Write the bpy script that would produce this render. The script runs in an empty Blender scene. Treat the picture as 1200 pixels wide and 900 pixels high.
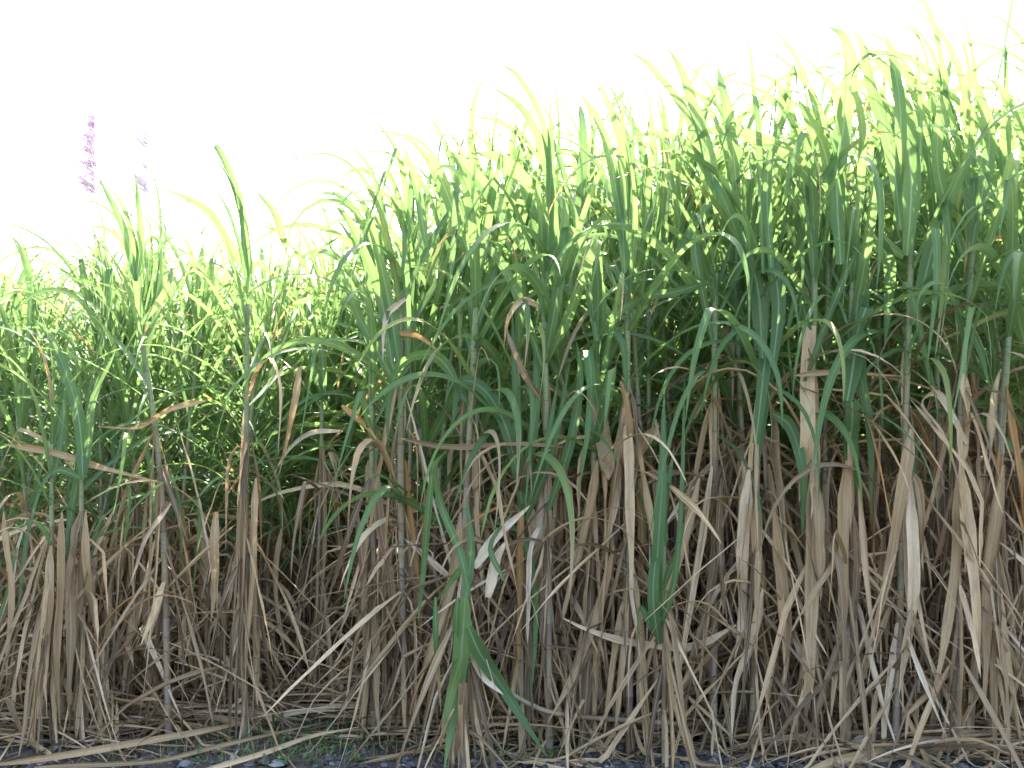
import bpy, math, random
from mathutils import Vector
R = math.radians
rnd = random.Random(11)
sc = bpy.context.scene
COL = sc.collection

# ------------------------------------------------------------------ camera
CAMH, PITCH, F = 1.5, R(3.43), 1167.0
cam_d = bpy.data.cameras.new("camera"); cam = bpy.data.objects.new("camera", cam_d); COL.objects.link(cam)
cam.location = (0, 0, CAMH); cam.rotation_euler = (R(90) + PITCH, 0, 0)
cam_d.sensor_width = 36; cam_d.lens = 36 * F / 1200; cam_d.clip_end = 2000; cam_d.clip_start = 0.05
sc.camera = cam
def at(x, y, Y):
    """point at distance Y in front of the camera seen at photo position x, y"""
    u = (x - 600) / F; v = (450 - y) / F
    dy = math.cos(PITCH) - v * math.sin(PITCH); dz = math.sin(PITCH) + v * math.cos(PITCH)
    s = Y / dy
    return (u * s, Y, CAMH + dz * s)
def gx(x, Y): return at(x, 520, Y)[0]

# ------------------------------------------------------------------ light
AZ, EL = R(12), R(44)
S = Vector((math.sin(AZ) * math.cos(EL), math.cos(AZ) * math.cos(EL), math.sin(EL)))
sun_d = bpy.data.lights.new("sun", 'SUN'); sun = bpy.data.objects.new("sun", sun_d); COL.objects.link(sun)
sun_d.energy = 4.8; sun_d.angle = R(0.53); sun_d.color = (1.0, 0.95, 0.86)
sun.rotation_euler = S.to_track_quat('Z', 'Y').to_euler(); sun.location = (0, 0, 20)
w = bpy.data.worlds.new("World"); sc.world = w; w.use_nodes = True
nt = w.node_tree; bg = nt.nodes['Background']
sky = nt.nodes.new('ShaderNodeTexSky'); sky.sky_type = 'NISHITA'; sky.sun_disc = False
sky.sun_elevation = EL; sky.sun_rotation = AZ; sky.air_density = 1.0; sky.dust_density = 4.5; sky.ozone_density = 0.8
nt.links.new(sky.outputs[0], bg.inputs[0]); bg.inputs[1].default_value = 0.15
vs = sc.view_settings; vs.view_transform = 'Standard'; vs.look = 'None'; vs.exposure = 2.85; vs.gamma = 1
sc.cycles.max_bounces = 5; sc.cycles.diffuse_bounces = 2; sc.cycles.transmission_bounces = 5
sc.cycles.glossy_bounces = 2; sc.cycles.caustics_reflective = False; sc.cycles.caustics_refractive = False

# ------------------------------------------------------------------ materials
def newmat(name):
    m = bpy.data.materials.new(name); m.use_nodes = True; t = m.node_tree; t.nodes.clear()
    return m, t
def N(t, kind, **kw):
    n = t.nodes.new(kind)
    for k, v in kw.items(): setattr(n, k, v)
    return n
def lk(t, a, b): t.links.new(a, b)
def attr(t, name): return N(t, 'ShaderNodeAttribute', attribute_name=name).outputs['Fac']
def math_(t, op, a, b=None, c=None):
    n = N(t, 'ShaderNodeMath', operation=op)
    for i, v in enumerate((a, b, c)):
        if v is None: continue
        if isinstance(v, (int, float)): n.inputs[i].default_value = v
        else: lk(t, v, n.inputs[i])
    return n.outputs[0]
def ramp(t, fac, stops, interp='LINEAR'):
    n = N(t, 'ShaderNodeValToRGB'); cr = n.color_ramp; cr.interpolation = interp
    while len(cr.elements) < len(stops): cr.elements.new(0.5)
    for e, (p, c) in zip(cr.elements, stops): e.position = p; e.color = (*c, 1)
    lk(t, fac, n.inputs[0]); return n.outputs[0]
def mix(t, fac, a, b, mode='MIX'):
    n = N(t, 'ShaderNodeMix', data_type='RGBA', blend_type=mode)
    for i, v in ((0, fac), (6, a), (7, b)):
        if isinstance(v, (int, float)): n.inputs[i].default_value = v
        elif isinstance(v, tuple): n.inputs[i].default_value = (*v, 1)
        else: lk(t, v, n.inputs[i])
    return n.outputs[2]
def comb(t, x, y, z):
    n = N(t, 'ShaderNodeCombineXYZ')
    for i, v in enumerate((x, y, z)):
        if isinstance(v, (int, float)): n.inputs[i].default_value = v
        else: lk(t, v, n.inputs[i])
    return n.outputs[0]
def noise(t, vec, scale, detail=2, rough=0.5):
    n = N(t, 'ShaderNodeTexNoise'); n.inputs['Scale'].default_value = scale
    n.inputs['Detail'].default_value = detail; n.inputs['Roughness'].default_value = rough
    if vec is not None: lk(t, vec, n.inputs['Vector'])
    return n.outputs['Fac']
def sheet_shader(t, col, tcol, rough, tfac, spec=0.4, bump=None):
    p = N(t, 'ShaderNodeBsdfPrincipled'); lk(t, col, p.inputs['Base Color'])
    if isinstance(rough, (int, float)): p.inputs['Roughness'].default_value = rough
    else: lk(t, rough, p.inputs['Roughness'])
    p.inputs['Specular IOR Level'].default_value = spec
    tr = N(t, 'ShaderNodeBsdfTranslucent'); lk(t, tcol, tr.inputs[0])
    ms = N(t, 'ShaderNodeMixShader')
    if isinstance(tfac, (int, float)): ms.inputs[0].default_value = tfac
    else: lk(t, tfac, ms.inputs[0])
    lk(t, p.outputs[0], ms.inputs[1]); lk(t, tr.outputs[0], ms.inputs[2])
    if bump is not None:
        b = N(t, 'ShaderNodeBump'); b.inputs['Strength'].default_value = 0.5; b.inputs['Distance'].default_value = 0.002
        lk(t, bump, b.inputs['Height']); lk(t, b.outputs[0], p.inputs['Normal']); lk(t, b.outputs[0], tr.inputs['Normal'])
    o = N(t, 'ShaderNodeOutputMaterial'); lk(t, ms.outputs[0], o.inputs[0])

def green_leaf_mat(name='green leaf'):
    m, t = newmat(name)
    u, v, r = attr(t, 'lu'), attr(t, 'lv'), attr(t, 'lr')
    veins = noise(t, comb(t, math_(t, 'MULTIPLY', u, 9), math_(t, 'MULTIPLY', v, 2.5), math_(t, 'MULTIPLY', r, 91)), 3.0, 3)
    patch = noise(t, comb(t, math_(t, 'MULTIPLY', u, 0.7), math_(t, 'MULTIPLY', v, 6), math_(t, 'MULTIPLY', r, 57)), 1.6, 4, 0.6)
    base = ramp(t, r, [(0.0, (0.066, 0.135, 0.045)), (0.35, (0.085, 0.160, 0.050)), (0.7, (0.105, 0.195, 0.055)), (0.9, (0.20, 0.31, 0.10)), (1.0, (0.26, 0.25, 0.05))])
    base = mix(t, math_(t, 'MULTIPLY', math_(t, 'SUBTRACT', veins, 0.25), 0.75), base, (0.17, 0.28, 0.11))
    base = mix(t, math_(t, 'MULTIPLY', patch, 0.35), base, (0.06, 0.12, 0.03), 'MIX')
    # pale midrib
    rib = math_(t, 'SUBTRACT', 1.0, math_(t, 'MINIMUM', 1.0, math_(t, 'MULTIPLY', math_(t, 'ABSOLUTE', u), 7.0)))
    rib = math_(t, 'MULTIPLY', math_(t, 'POWER', rib, 0.7), math_(t, 'SUBTRACT', 1.0, math_(t, 'MULTIPLY', v, 0.9)))
    base = mix(t, math_(t, 'MULTIPLY', rib, 0.8), base, (0.42, 0.50, 0.30))
    # dying tips and margins on some leaves
    edge = math_(t, 'ADD', math_(t, 'MULTIPLY', v, 1.0), math_(t, 'MULTIPLY', math_(t, 'ABSOLUTE', u), 0.16))
    edge = math_(t, 'ADD', edge, math_(t, 'MULTIPLY', math_(t, 'SUBTRACT', veins, 0.5), 0.25))
    thr = attr(t, 'ld')
    dry = N(t, 'ShaderNodeMapRange', interpolation_type='SMOOTHSTEP'); lk(t, math_(t, 'SUBTRACT', edge, thr), dry.inputs[0])
    dry.inputs[1].default_value = -0.06; dry.inputs[2].default_value = 0.07
    dcol = ramp(t, patch, [(0.3, (0.30, 0.17, 0.06)), (0.55, (0.46, 0.36, 0.21)), (0.75, (0.30, 0.24, 0.2))])
    col = mix(t, dry.outputs[0], base, dcol)
    # rust specks
    sp = noise(t, comb(t, math_(t, 'MULTIPLY', u, 3), math_(t, 'MULTIPLY', v, 22), math_(t, 'MULTIPLY', r, 33)), 4.0, 2)
    spf = N(t, 'ShaderNodeMapRange'); lk(t, sp, spf.inputs[0]); spf.inputs[1].default_value = 0.70; spf.inputs[2].default_value = 0.76
    col = mix(t, math_(t, 'MULTIPLY', spf.outputs[0], 0.5), col, (0.25, 0.14, 0.05))
    tcol = mix(t, dry.outputs[0], mix(t, 0.75, base, (0.28, 0.45, 0.13)), (0.55, 0.34, 0.13))
    rough = math_(t, 'ADD', 0.46, math_(t, 'MULTIPLY', patch, 0.25))
    sheet_shader(t, col, tcol, rough, 0.33, 0.38, veins)
    return m

def dry_leaf_mat(name='dry leaf', dark=1.0):
    m, t = newmat(name)
    u, v, r = attr(t, 'lu'), attr(t, 'lv'), attr(t, 'lr')
    veins = noise(t, comb(t, math_(t, 'MULTIPLY', u, 8), math_(t, 'MULTIPLY', v, 2.0), math_(t, 'MULTIPLY', r, 91)), 3.0, 3)
    patch = noise(t, comb(t, math_(t, 'MULTIPLY', u, 0.8), math_(t, 'MULTIPLY', v, 5), math_(t, 'MULTIPLY', r, 57)), 1.8, 4, 0.65)
    k = dark
    base = ramp(t, r, [(0.0, (0.06*k, 0.036*k, 0.018*k)), (0.22, (0.16*k, 0.105*k, 0.052*k)), (0.42, (0.40*k, 0.265*k, 0.132*k)),
                       (0.62, (0.66*k, 0.445*k, 0.225*k)), (0.80, (0.80*k, 0.58*k, 0.34*k)), (0.93, (0.82*k, 0.67*k, 0.48*k)), (1.0, (0.48*k, 0.24*k, 0.06*k))])
    fib = noise(t, comb(t, math_(t, 'MULTIPLY', u, 20), math_(t, 'MULTIPLY', v, 3.5), math_(t, 'MULTIPLY', r, 17)), 3.0, 3, 0.7)
    ff = N(t, 'ShaderNodeMapRange'); lk(t, fib, ff.inputs[0]); ff.inputs[1].default_value = 0.42; ff.inputs[2].default_value = 0.68
    base = mix(t, math_(t, 'MULTIPLY', ff.outputs[0], 0.5), base, (0.15*k, 0.095*k, 0.055*k))
    fl = N(t, 'ShaderNodeMapRange'); lk(t, veins, fl.inputs[0]); fl.inputs[1].default_value = 0.5; fl.inputs[2].default_value = 0.3
    base = mix(t, math_(t, 'MULTIPLY', fl.outputs[0], 0.35), base, (0.58*k, 0.47*k, 0.31*k))
    pf = N(t, 'ShaderNodeMapRange'); lk(t, patch, pf.inputs[0]); pf.inputs[1].default_value = 0.48; pf.inputs[2].default_value = 0.72
    base = mix(t, math_(t, 'MULTIPLY', pf.outputs[0], 0.5), base, (0.18*k, 0.12*k, 0.085*k))
    rib = math_(t, 'SUBTRACT', 1.0, math_(t, 'MINIMUM', 1.0, math_(t, 'MULTIPLY', math_(t, 'ABSOLUTE', u), 6.0)))
    base = mix(t, math_(t, 'MULTIPLY', rib, 0.55), base, (0.60*k, 0.50*k, 0.36*k))
    sp = noise(t, comb(t, math_(t, 'MULTIPLY', u, 4), math_(t, 'MULTIPLY', v, 25), math_(t, 'MULTIPLY', r, 33)), 4.0, 2)
    spf = N(t, 'ShaderNodeMapRange'); lk(t, sp, spf.inputs[0]); spf.inputs[1].default_value = 0.64; spf.inputs[2].default_value = 0.72
    base = mix(t, math_(t, 'MULTIPLY', spf.outputs[0], 0.55), base, (0.12*k, 0.07*k, 0.045*k))
    tcol = mix(t, 0.5, base, (0.60, 0.36, 0.14))
    sheet_shader(t, base, tcol, 0.6, 0.13, 0.25, fib)
    return m

def stalk_mat():
    m, t = newmat('cane stalk')
    u, v, r, g = attr(t, 'lu'), attr(t, 'lv'), attr(t, 'lr'), attr(t, 'ld')
    streak = noise(t, comb(t, math_(t, 'MULTIPLY', u, 14), math_(t, 'MULTIPLY', v, 1.2), math_(t, 'MULTIPLY', r, 71)), 2.0, 4, 0.6)
    blot = noise(t, comb(t, math_(t, 'MULTIPLY', u, 1.5), math_(t, 'MULTIPLY', v, 8), math_(t, 'MULTIPLY', r, 13)), 2.0, 4, 0.6)
    sheath = ramp(t, r, [(0.0, (0.17, 0.105, 0.06)), (0.3, (0.34, 0.24, 0.13)), (0.6, (0.42, 0.32, 0.19)), (0.8, (0.25, 0.18, 0.15)), (1.0, (0.46, 0.38, 0.26))])
    bare = ramp(t, blot, [(0.25, (0.22, 0.24, 0.09)), (0.45, (0.34, 0.33, 0.18)), (0.6, (0.25, 0.19, 0.17)), (0.8, (0.13, 0.09, 0.085))])
    top = ramp(t, blot, [(0.3, (0.14, 0.22, 0.07)), (0.6, (0.27, 0.33, 0.14)), (0.8, (0.36, 0.34, 0.18))])
    isb = math_(t, 'GREATER_THAN', math_(t, 'FRACT', math_(t, 'MULTIPLY', r, 7.31)), 0.80)
    col = mix(t, isb, sheath, bare)
    gf = N(t, 'ShaderNodeMapRange', interpolation_type='SMOOTHSTEP'); lk(t, math_(t, 'ADD', g, math_(t, 'MULTIPLY', streak, 0.1)), gf.inputs[0])
    gf.inputs[1].default_value = 0.60; gf.inputs[2].default_value = 0.80
    col = mix(t, gf.outputs[0], col, top)
    col = mix(t, math_(t, 'MULTIPLY', math_(t, 'SUBTRACT', streak, 0.3), 1.5), col, (0.13, 0.085, 0.05))
    # dark node rings
    ring = N(t, 'ShaderNodeMapRange'); lk(t, math_(t, 'FRACT', v), ring.inputs[0]); ring.inputs[1].default_value = 0.10; ring.inputs[2].default_value = 0.03
    col = mix(t, math_(t, 'MULTIPLY', ring.outputs[0], 0.5), col, (0.10, 0.07, 0.05))
    p = N(t, 'ShaderNodeBsdfPrincipled'); lk(t, col, p.inputs['Base Color']); p.inputs['Roughness'].default_value = 0.5
    b = N(t, 'ShaderNodeBump'); b.inputs['Strength'].default_value = 0.6; b.inputs['Distance'].default_value = 0.002
    lk(t, streak, b.inputs['Height']); lk(t, b.outputs[0], p.inputs['Normal'])
    o = N(t, 'ShaderNodeOutputMaterial'); lk(t, p.outputs[0], o.inputs[0])
    return m

def ground_mat(name, c1, c2, c3, sc1=6, rough=0.9):
    m, t = newmat(name)
    tc = N(t, 'ShaderNodeNewGeometry').outputs['Position']
    a = noise(t, tc, sc1, 6, 0.65); b_ = noise(t, tc, sc1 * 14, 4, 0.7)
    col = ramp(t, a, [(0.3, c1), (0.5, c2), (0.7, c3)])
    col = mix(t, math_(t, 'MULTIPLY', b_, 0.6), col, tuple(x * 0.4 for x in c2))
    p = N(t, 'ShaderNodeBsdfPrincipled'); lk(t, col, p.inputs['Base Color']); p.inputs['Roughness'].default_value = rough
    bp = N(t, 'ShaderNodeBump'); bp.inputs['Strength'].default_value = 0.8; bp.inputs['Distance'].default_value = 0.01
    lk(t, b_, bp.inputs['Height']); lk(t, bp.outputs[0], p.inputs['Normal'])
    o = N(t, 'ShaderNodeOutputMaterial'); lk(t, p.outputs[0], o.inputs[0]); return m
def stone_mat():
    m, t = newmat('gravel stone')
    r = attr(t, 'lr'); tc = N(t, 'ShaderNodeNewGeometry').outputs['Position']
    n_ = noise(t, tc, 60, 3, 0.6)
    col = ramp(t, r, [(0.0, (0.06, 0.055, 0.052)), (0.6, (0.145, 0.135, 0.125)), (0.9, (0.25, 0.235, 0.22)), (1.0, (0.46, 0.43, 0.38))])
    col = mix(t, math_(t, 'MULTIPLY', n_, 0.5), col, (0.05, 0.05, 0.05))
    p = N(t, 'ShaderNodeBsdfPrincipled'); lk(t, col, p.inputs['Base Color']); p.inputs['Roughness'].default_value = 0.8
    o = N(t, 'ShaderNodeOutputMaterial'); lk(t, p.outputs[0], o.inputs[0]); return m
def plume_mat():
    m, t = newmat('flower plume')
    r = attr(t, 'lr')
    col = ramp(t, r, [(0.0, (0.60, 0.38, 0.50)), (0.5, (0.70, 0.55, 0.65)), (1.0, (0.72, 0.62, 0.70))])
    sheet_shader(t, col, col, 0.8, 0.12, 0.1)
    return m
GREEN, DRY, STALK = green_leaf_mat(), dry_leaf_mat(), stalk_mat()
SOIL = ground_mat('soil', (0.055, 0.043, 0.034), (0.10, 0.08, 0.062), (0.16, 0.13, 0.10))
TRACK = ground_mat('track gravel', (0.04, 0.04, 0.04), (0.065, 0.065, 0.063), (0.095, 0.093, 0.09), 3)
STONE, PLUME = stone_mat(), plume_mat()

# ------------------------------------------------------------------ mesh buffer
class Buf:
    def __init__(s): s.v = []; s.f = []; s.u = []; s.w = []; s.r = []; s.d = []
    def build(s, name, mat, parent=None):
        me = bpy.data.meshes.new(name); me.from_pydata(s.v, [], s.f)
        for nm, data in (('lu', s.u), ('lv', s.w), ('lr', s.r), ('ld', s.d)):
            a = me.attributes.new(nm, 'FLOAT', 'POINT'); a.data.foreach_set('value', data)
        me.polygons.foreach_set('use_smooth', [True] * len(me.polygons))
        me.materials.append(mat); me.update()
        o = bpy.data.objects.new(name, me); COL.objects.link(o)
        if parent: o.parent = parent
        return o
def vadd(a, b, k=1.0): return (a[0] + b[0]*k, a[1] + b[1]*k, a[2] + b[2]*k)
def vnorm(a):
    l = math.sqrt(a[0]*a[0] + a[1]*a[1] + a[2]*a[2]) or 1e-9
    return (a[0]/l, a[1]/l, a[2]/l)
def cross(a, b): return (a[1]*b[2]-a[2]*b[1], a[2]*b[0]-a[0]*b[2], a[0]*b[1]-a[1]*b[0])
def dot(a, b): return a[0]*b[0] + a[1]*b[1] + a[2]*b[2]

US5 = (-1, -0.5, 0, 0.5, 1); US7 = (-1, -.68, -.34, 0, .34, .68, 1)
def ribbon(buf, pts, w0, width, r, dthr=2.0, curl=0.35, twist=0.0, prof='leaf', wav=0.0, G=rnd, ragged=False, us=US5):
    """leaf blade along pts; curl = half angle of its gutter section; twist in radians along the blade"""
    if ragged and us is US5: us = US7
    n = len(pts) - 1; base = len(buf.v); k = len(us)
    pl = [G.uniform(-.28, .28) for _ in us] if ragged else [0]*k
    wv = w0; ph = G.uniform(0, 6.28); ph2 = G.uniform(0, 6.28); tw_ph = G.uniform(-.3, .3)
    for i, p in enumerate(pts):
        t = i / n
        a = pts[max(0, i-1)]; b = pts[min(n, i+1)]
        d = vnorm((b[0]-a[0], b[1]-a[1], b[2]-a[2]))
        wv = vnorm(vadd(wv, d, -dot(wv, d)))
        nv = cross(d, wv)
        ang = twist * t + tw_ph * math.sin(6 * t + ph)
        ca, sa = math.cos(ang), math.sin(ang)
        W = (wv[0]*ca + nv[0]*sa, wv[1]*ca + nv[1]*sa, wv[2]*ca + nv[2]*sa)
        Nn = cross(d, W)
        if prof == 'leaf': s = min(1.0, 0.45 + 2.6*t) * (1 - t**2.6)**0.9
        elif prof == 'strap': s = 0.85 + 0.15*math.sin(3*t) if t < .9 else max(0.12, (1-t)*9)
        elif prof == 'cut': s = 0.9 if t < .97 else 0.7
        else: s = min(1, .2+6*t) * (1 - t**3.2)
        hw = width * 0.5 * max(s, 0.02)
        if ragged: hw *= 1 + 0.25*math.sin(17*t + ph) * t
        c = curl * (1 + 0.5*math.sin(5*t + ph2))
        for u, pj in zip(us, pl):
            if c > 0.9:      # rolled dry leaf
                x = math.sin(c*u)/c; z = (1 - math.cos(c*u))/c
            else:
                x = u * math.cos(c*0.8); z = abs(u) * math.sin(c)
            z2 = wav * math.sin(23*t + ph + (2 if u > 0 else 0)) * abs(u)
            q = vadd(p, W, x*hw); q = vadd(q, Nn, (z + pj)*hw + z2*width)
            buf.v.append(q); buf.u.append(u); buf.w.append(t); buf.r.append(r); buf.d.append(dthr)
    for i in range(n):
        for j in range(k-1):
            q = base + i*k + j
            buf.f.append((q, q+1, q+k+1, q+k))

def grow(p, d, L, n, g, pw, wind=(0, 0, 0), kink=None, jit=0.03, floor=0.015, G=rnd):
    """centre line that starts at p along d and bends under its weight"""
    pts = [p]; ds = L / n; kd = None
    for i in range(n):
        t = (i + 0.5) / n
        gg = g * (t ** pw)
        d = (d[0] + wind[0]*ds*t + G.gauss(0, jit), d[1] + wind[1]*ds*t + G.gauss(0, jit), d[2] - gg*ds + G.gauss(0, jit*0.6))
        if kink and kd is None and t >= kink:
            kd = 1; d = vnorm(d); h = 0.35 + 0.5*G.random()
            d = (d[0]*h + G.gauss(0, .12), d[1]*h + G.gauss(0, .12), -G.uniform(.6, 1.1))
        d = vnorm(d)
        p = vadd(p, d, ds)
        if p[2] < floor:
            p = (p[0], p[1], floor + G.random()*0.01); d = vnorm((d[0]+G.gauss(0, .1), d[1]-0.05, 0.02))
        pts.append(p)
    return pts

def crsp(P, n):
    """Catmull-Rom through control points"""
    out = []; m = len(P) - 1
    Q = [tuple(2*a - b for a, b in zip(P[0], P[1]))] + list(P) + [tuple(2*a - b for a, b in zip(P[-1], P[-2]))]
    for i in range(n + 1):
        s = i / n * m; k = min(int(s), m - 1); f = s - k
        a, b, c, d = Q[k], Q[k+1], Q[k+2], Q[k+3]
        out.append(tuple(0.5*((2*b[j]) + (-a[j]+c[j])*f + (2*a[j]-5*b[j]+4*c[j]-d[j])*f*f + (-a[j]+3*b[j]-3*c[j]+d[j])*f**3) for j in range(3)))
    return out

def hero(buf, P, wpx, r=0.3, roll=0.0, twist=0.0, curl=0.3, dthr=2.0, prof='leaf', n=22, wav=0.03, ragged=False):
    """a leaf read off the photograph: P = [(x, y, distance) ...], width in photo pixels"""
    pts = crsp([at(*q) for q in P], n)
    jx = rnd.uniform(-.004, .004)
    pts = [(p[0], p[1] + 0.012*math.sin(9*i/n + jx*900), p[2]) for i, p in enumerate(pts)]
    Y = sum(q[2] for q in P) / len(P)
    a, b = pts[0], pts[min(3, n)]
    d = vnorm((b[0]-a[0], b[1]-a[1], b[2]-a[2]))
    view = vnorm((a[0], a[1], a[2]-CAMH))
    w0 = vnorm(cross(d, view)); nn = cross(d, w0)
    w0 = tuple(w0[i]*math.cos(roll) + nn[i]*math.sin(roll) for i in range(3))
    ribbon(buf, pts, w0, wpx / F * Y, r, dthr, curl, twist, prof, wav, ragged=ragged)

def tube(buf, pts, rad, seg=8, r=0.5, vs_=None, gs=None, rs=None, capped=True):
    base = len(buf.v)
    up = (0, 1, 0)
    n = len(pts)
    for i, p in enumerate(pts):
        a = pts[max(0, i-1)]; b = pts[min(n-1, i+1)]
        d = vnorm((b[0]-a[0], b[1]-a[1], b[2]-a[2]))
        x = vnorm(cross(up if abs(d[1]) < .95 else (1, 0, 0), d)); y = cross(d, x)
        R_ = rad[i] if isinstance(rad, list) else rad
        for k in range(seg):
            an = 2*math.pi*k/seg
            buf.v.append(tuple(p[j] + (x[j]*math.cos(an) + y[j]*math.sin(an))*R_ for j in range(3)))
            buf.u.append(abs(k/seg*2 - 1)); buf.w.append(vs_[i] if vs_ else i/n)
            buf.r.append(rs[i] if rs else r); buf.d.append(gs[i] if gs else 0.0)
    for i in range(n-1):
        for k in range(seg):
            q = base + i*seg; k2 = (k+1) % seg
            buf.f.append((q+k, q+k2, q+seg+k2, q+seg+k))
    if capped:
        buf.f.append(tuple(base + (n-1)*seg + k for k in range(seg)))
        buf.f.append(tuple(base + seg-1-k for k in range(seg)))

# ------------------------------------------------------------------ a sugarcane
def interp(path, z):
    for a, b in zip(path, path[1:]):
        if b[2] >= z or b is path[-1]:
            f = (z - a[2]) / max(1e-6, b[2] - a[2]); f = min(1, max(0, f))
            return tuple(a[j] + (b[j]-a[j])*f for j in range(3))
def tag(o, label=None, cat=None, group=None, kind=None):
    if label: o['label'] = label
    if cat: o['category'] = cat
    if group: o['group'] = group
    if kind: o['kind'] = kind
    return o
def make_cane(path, Hc, label, group=None, G=rnd, ngreen=11, ndry=14, LG=1.2, WG=0.048, LD=0.85, rad=0.016,
              extra_green=None, extra_dry=None, detail=1.0, plume=False, drymin=0.12, erect=1.0, orange=0.0, ageg=0.0, name='sugarcane', skirt=0):
    """path: world points of the stalk from ground up; Hc: metres of green crown at the top"""
    root = bpy.data.objects.new(name, None); COL.objects.link(root); root.empty_display_size = 0.1
    b = path[0]; root.location = (b[0], b[1], 0)
    tag(root, label, 'sugarcane', group)
    loc = [(p[0]-b[0], p[1]-b[1], p[2]) for p in path]
    top = loc[-1][2]
    # stalk with nodes; dry or green sheaths
    sp = crsp(loc, 30) if len(loc) > 2 else loc
    pts, rad_, vs_, gs, rs = [], [], [], [], []
    z = 0.0; node = 0; nodes = []
    while z < top - 0.03:
        step = G.uniform(0.085, 0.14) * (1.25 if z > top*0.5 else 1)
        z1 = min(z + step, top); rr = G.random(); h = z/top
        base_r = rad * (1.05 - 0.28*h) * G.uniform(.93, 1.1)
        nodes.append(z)
        for f, k in ((0.0, 1.08), (0.06, 1.06), (0.14, 0.98), (0.6, 0.98), (0.97, 1.05)):
            zz = z + (z1 - z)*f
            pts.append(interp(sp, zz)); rad_.append(base_r*k); vs_.append(node + min(f, .985)); gs.append(h); rs.append(rr)
        z = z1; node += 1
    bs = Buf(); tube(bs, pts, rad_, 8, vs_=vs_, gs=gs, rs=rs)
    bs.build('stalk', STALK, root)
    az0 = G.uniform(0, math.pi)
    # green crown
    bg_ = Buf()
    for i in range(ngreen):
        h = i / max(1, ngreen-1)                     # 0 lowest 1 top
        z0 = top - Hc*(1-h)**1.2 + G.uniform(-.03, .03)
        p = interp(sp, max(0.2, z0))
        az = az0 + math.pi*(i % 2) + G.gauss(0, .55)
        el = R((5 + 52*(1-h)**1.2 + G.uniform(-4, 9)) / erect)
        d = (math.sin(el)*math.cos(az), math.sin(el)*math.sin(az), math.cos(el))
        L = LG * (0.66 + 0.5*math.sin(math.pi*min(1, 0.25 + 0.6*h))) * G.uniform(.8, 1.15)
        if G.random() < .5: g, pw = G.uniform(2.4, 4.6) * (1.35 - 0.55*h) / erect, 1.0
        else: g, pw = G.uniform(5.0, 9.0) * (1.2 - 0.4*h) / erect, 2.2
        kink = G.uniform(.4, .85) if G.random() < 0.24 else None
        c = grow(p, d, L, int(15*detail)+5, g, pw, (-0.9, -0.25, 0), kink, 0.014, G=G)
        w0 = (-math.sin(az), math.cos(az), 0)
        dth = G.uniform(.8, 1.05) if G.random() < .22 else 2.0
        if G.random() < 0.08*(1-h) + ageg: dth = G.uniform(0.1, .6)
        r = min(.94, max(0, G.gauss(.42, .22)))
        if G.random() < 0.05*(1-h)+orange: r = G.uniform(.96, 1.0)
        ribbon(bg_, c, w0, WG*G.uniform(.55, 1.15), r, dth, G.uniform(.15, .5), G.gauss(0, .9), wav=.035, G=G)
    if extra_green:
        sub = Buf(); extra_green(sub)
        k = len(bg_.v); bg_.v += [(q[0]-b[0], q[1]-b[1], q[2]) for q in sub.v]; bg_.f += [tuple(k+i for i in f) for f in sub.f]
        bg_.u += sub.u; bg_.w += sub.w; bg_.r += sub.r; bg_.d += sub.d
    if bg_.v: bg_.build('green_leaves', GREEN, root)
    # dry trash
    bd = Buf()
    for i in range(ndry):
        z0 = G.uniform(drymin, 1)**0.8 * max(.3, top - Hc*0.8)
        p = interp(sp, z0)
        az = az0 + math.pi*(i % 2) + G.gauss(0, .8)
        q = G.random()
        jt = .02
        if q < .50:      # fallen straight down beside the stalk
            el = R(G.gauss(169, 7)); g = G.uniform(0, .8); pw = .3; kink = None; L = LD*G.uniform(.45, 1.3); p = (p[0], p[1], max(p[2], L*.75))
        elif q < .68:    # folded over at the collar, then straight
            el = R(G.uniform(15, 60)); g = G.uniform(14, 26); pw = .1; kink = G.uniform(.03, .12); L = LD*G.uniform(.5, 1.2)
        elif q < .88:    # straight and slanting
            el = R(G.uniform(70, 150)); g = G.uniform(.2, 1.5); pw = .4; kink = G.uniform(.3, .8) if G.random() < .5 else None; L = LD*G.uniform(.4, 1.1)
        else:            # arching
            el = R(G.uniform(20, 60)); g = G.uniform(3, 6); pw = .6; kink = None; L = LD*G.uniform(.7, 1.2); jt = .04
        d = (math.sin(el)*math.cos(az), math.sin(el)*math.sin(az), math.cos(el))
        p = vadd(p, (math.cos(az), math.sin(az), 0), rad)
        c = grow(p, d, L, int(9*detail)+4, g, pw, (G.gauss(0, .15), -.08, 0), kink, jt, G=G)
        w0 = (-math.sin(az), math.cos(az), 0)
        r = min(.97, max(0.02, G.gauss(.5, .24)))
        if G.random() < .04: r = 1.0
        ribbon(bd, c, w0, (G.uniform(.010, .034) if G.random() < .75 else G.uniform(.034, .055))*(1.15 if q < .68 else .85), r, 2, G.choice((.15, .3, .6, 1.2, 2.0)), G.gauss(0, 1.3), prof=G.choice(('leaf', 'dry', 'dry')), wav=.06, G=G, ragged=True)
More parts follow.
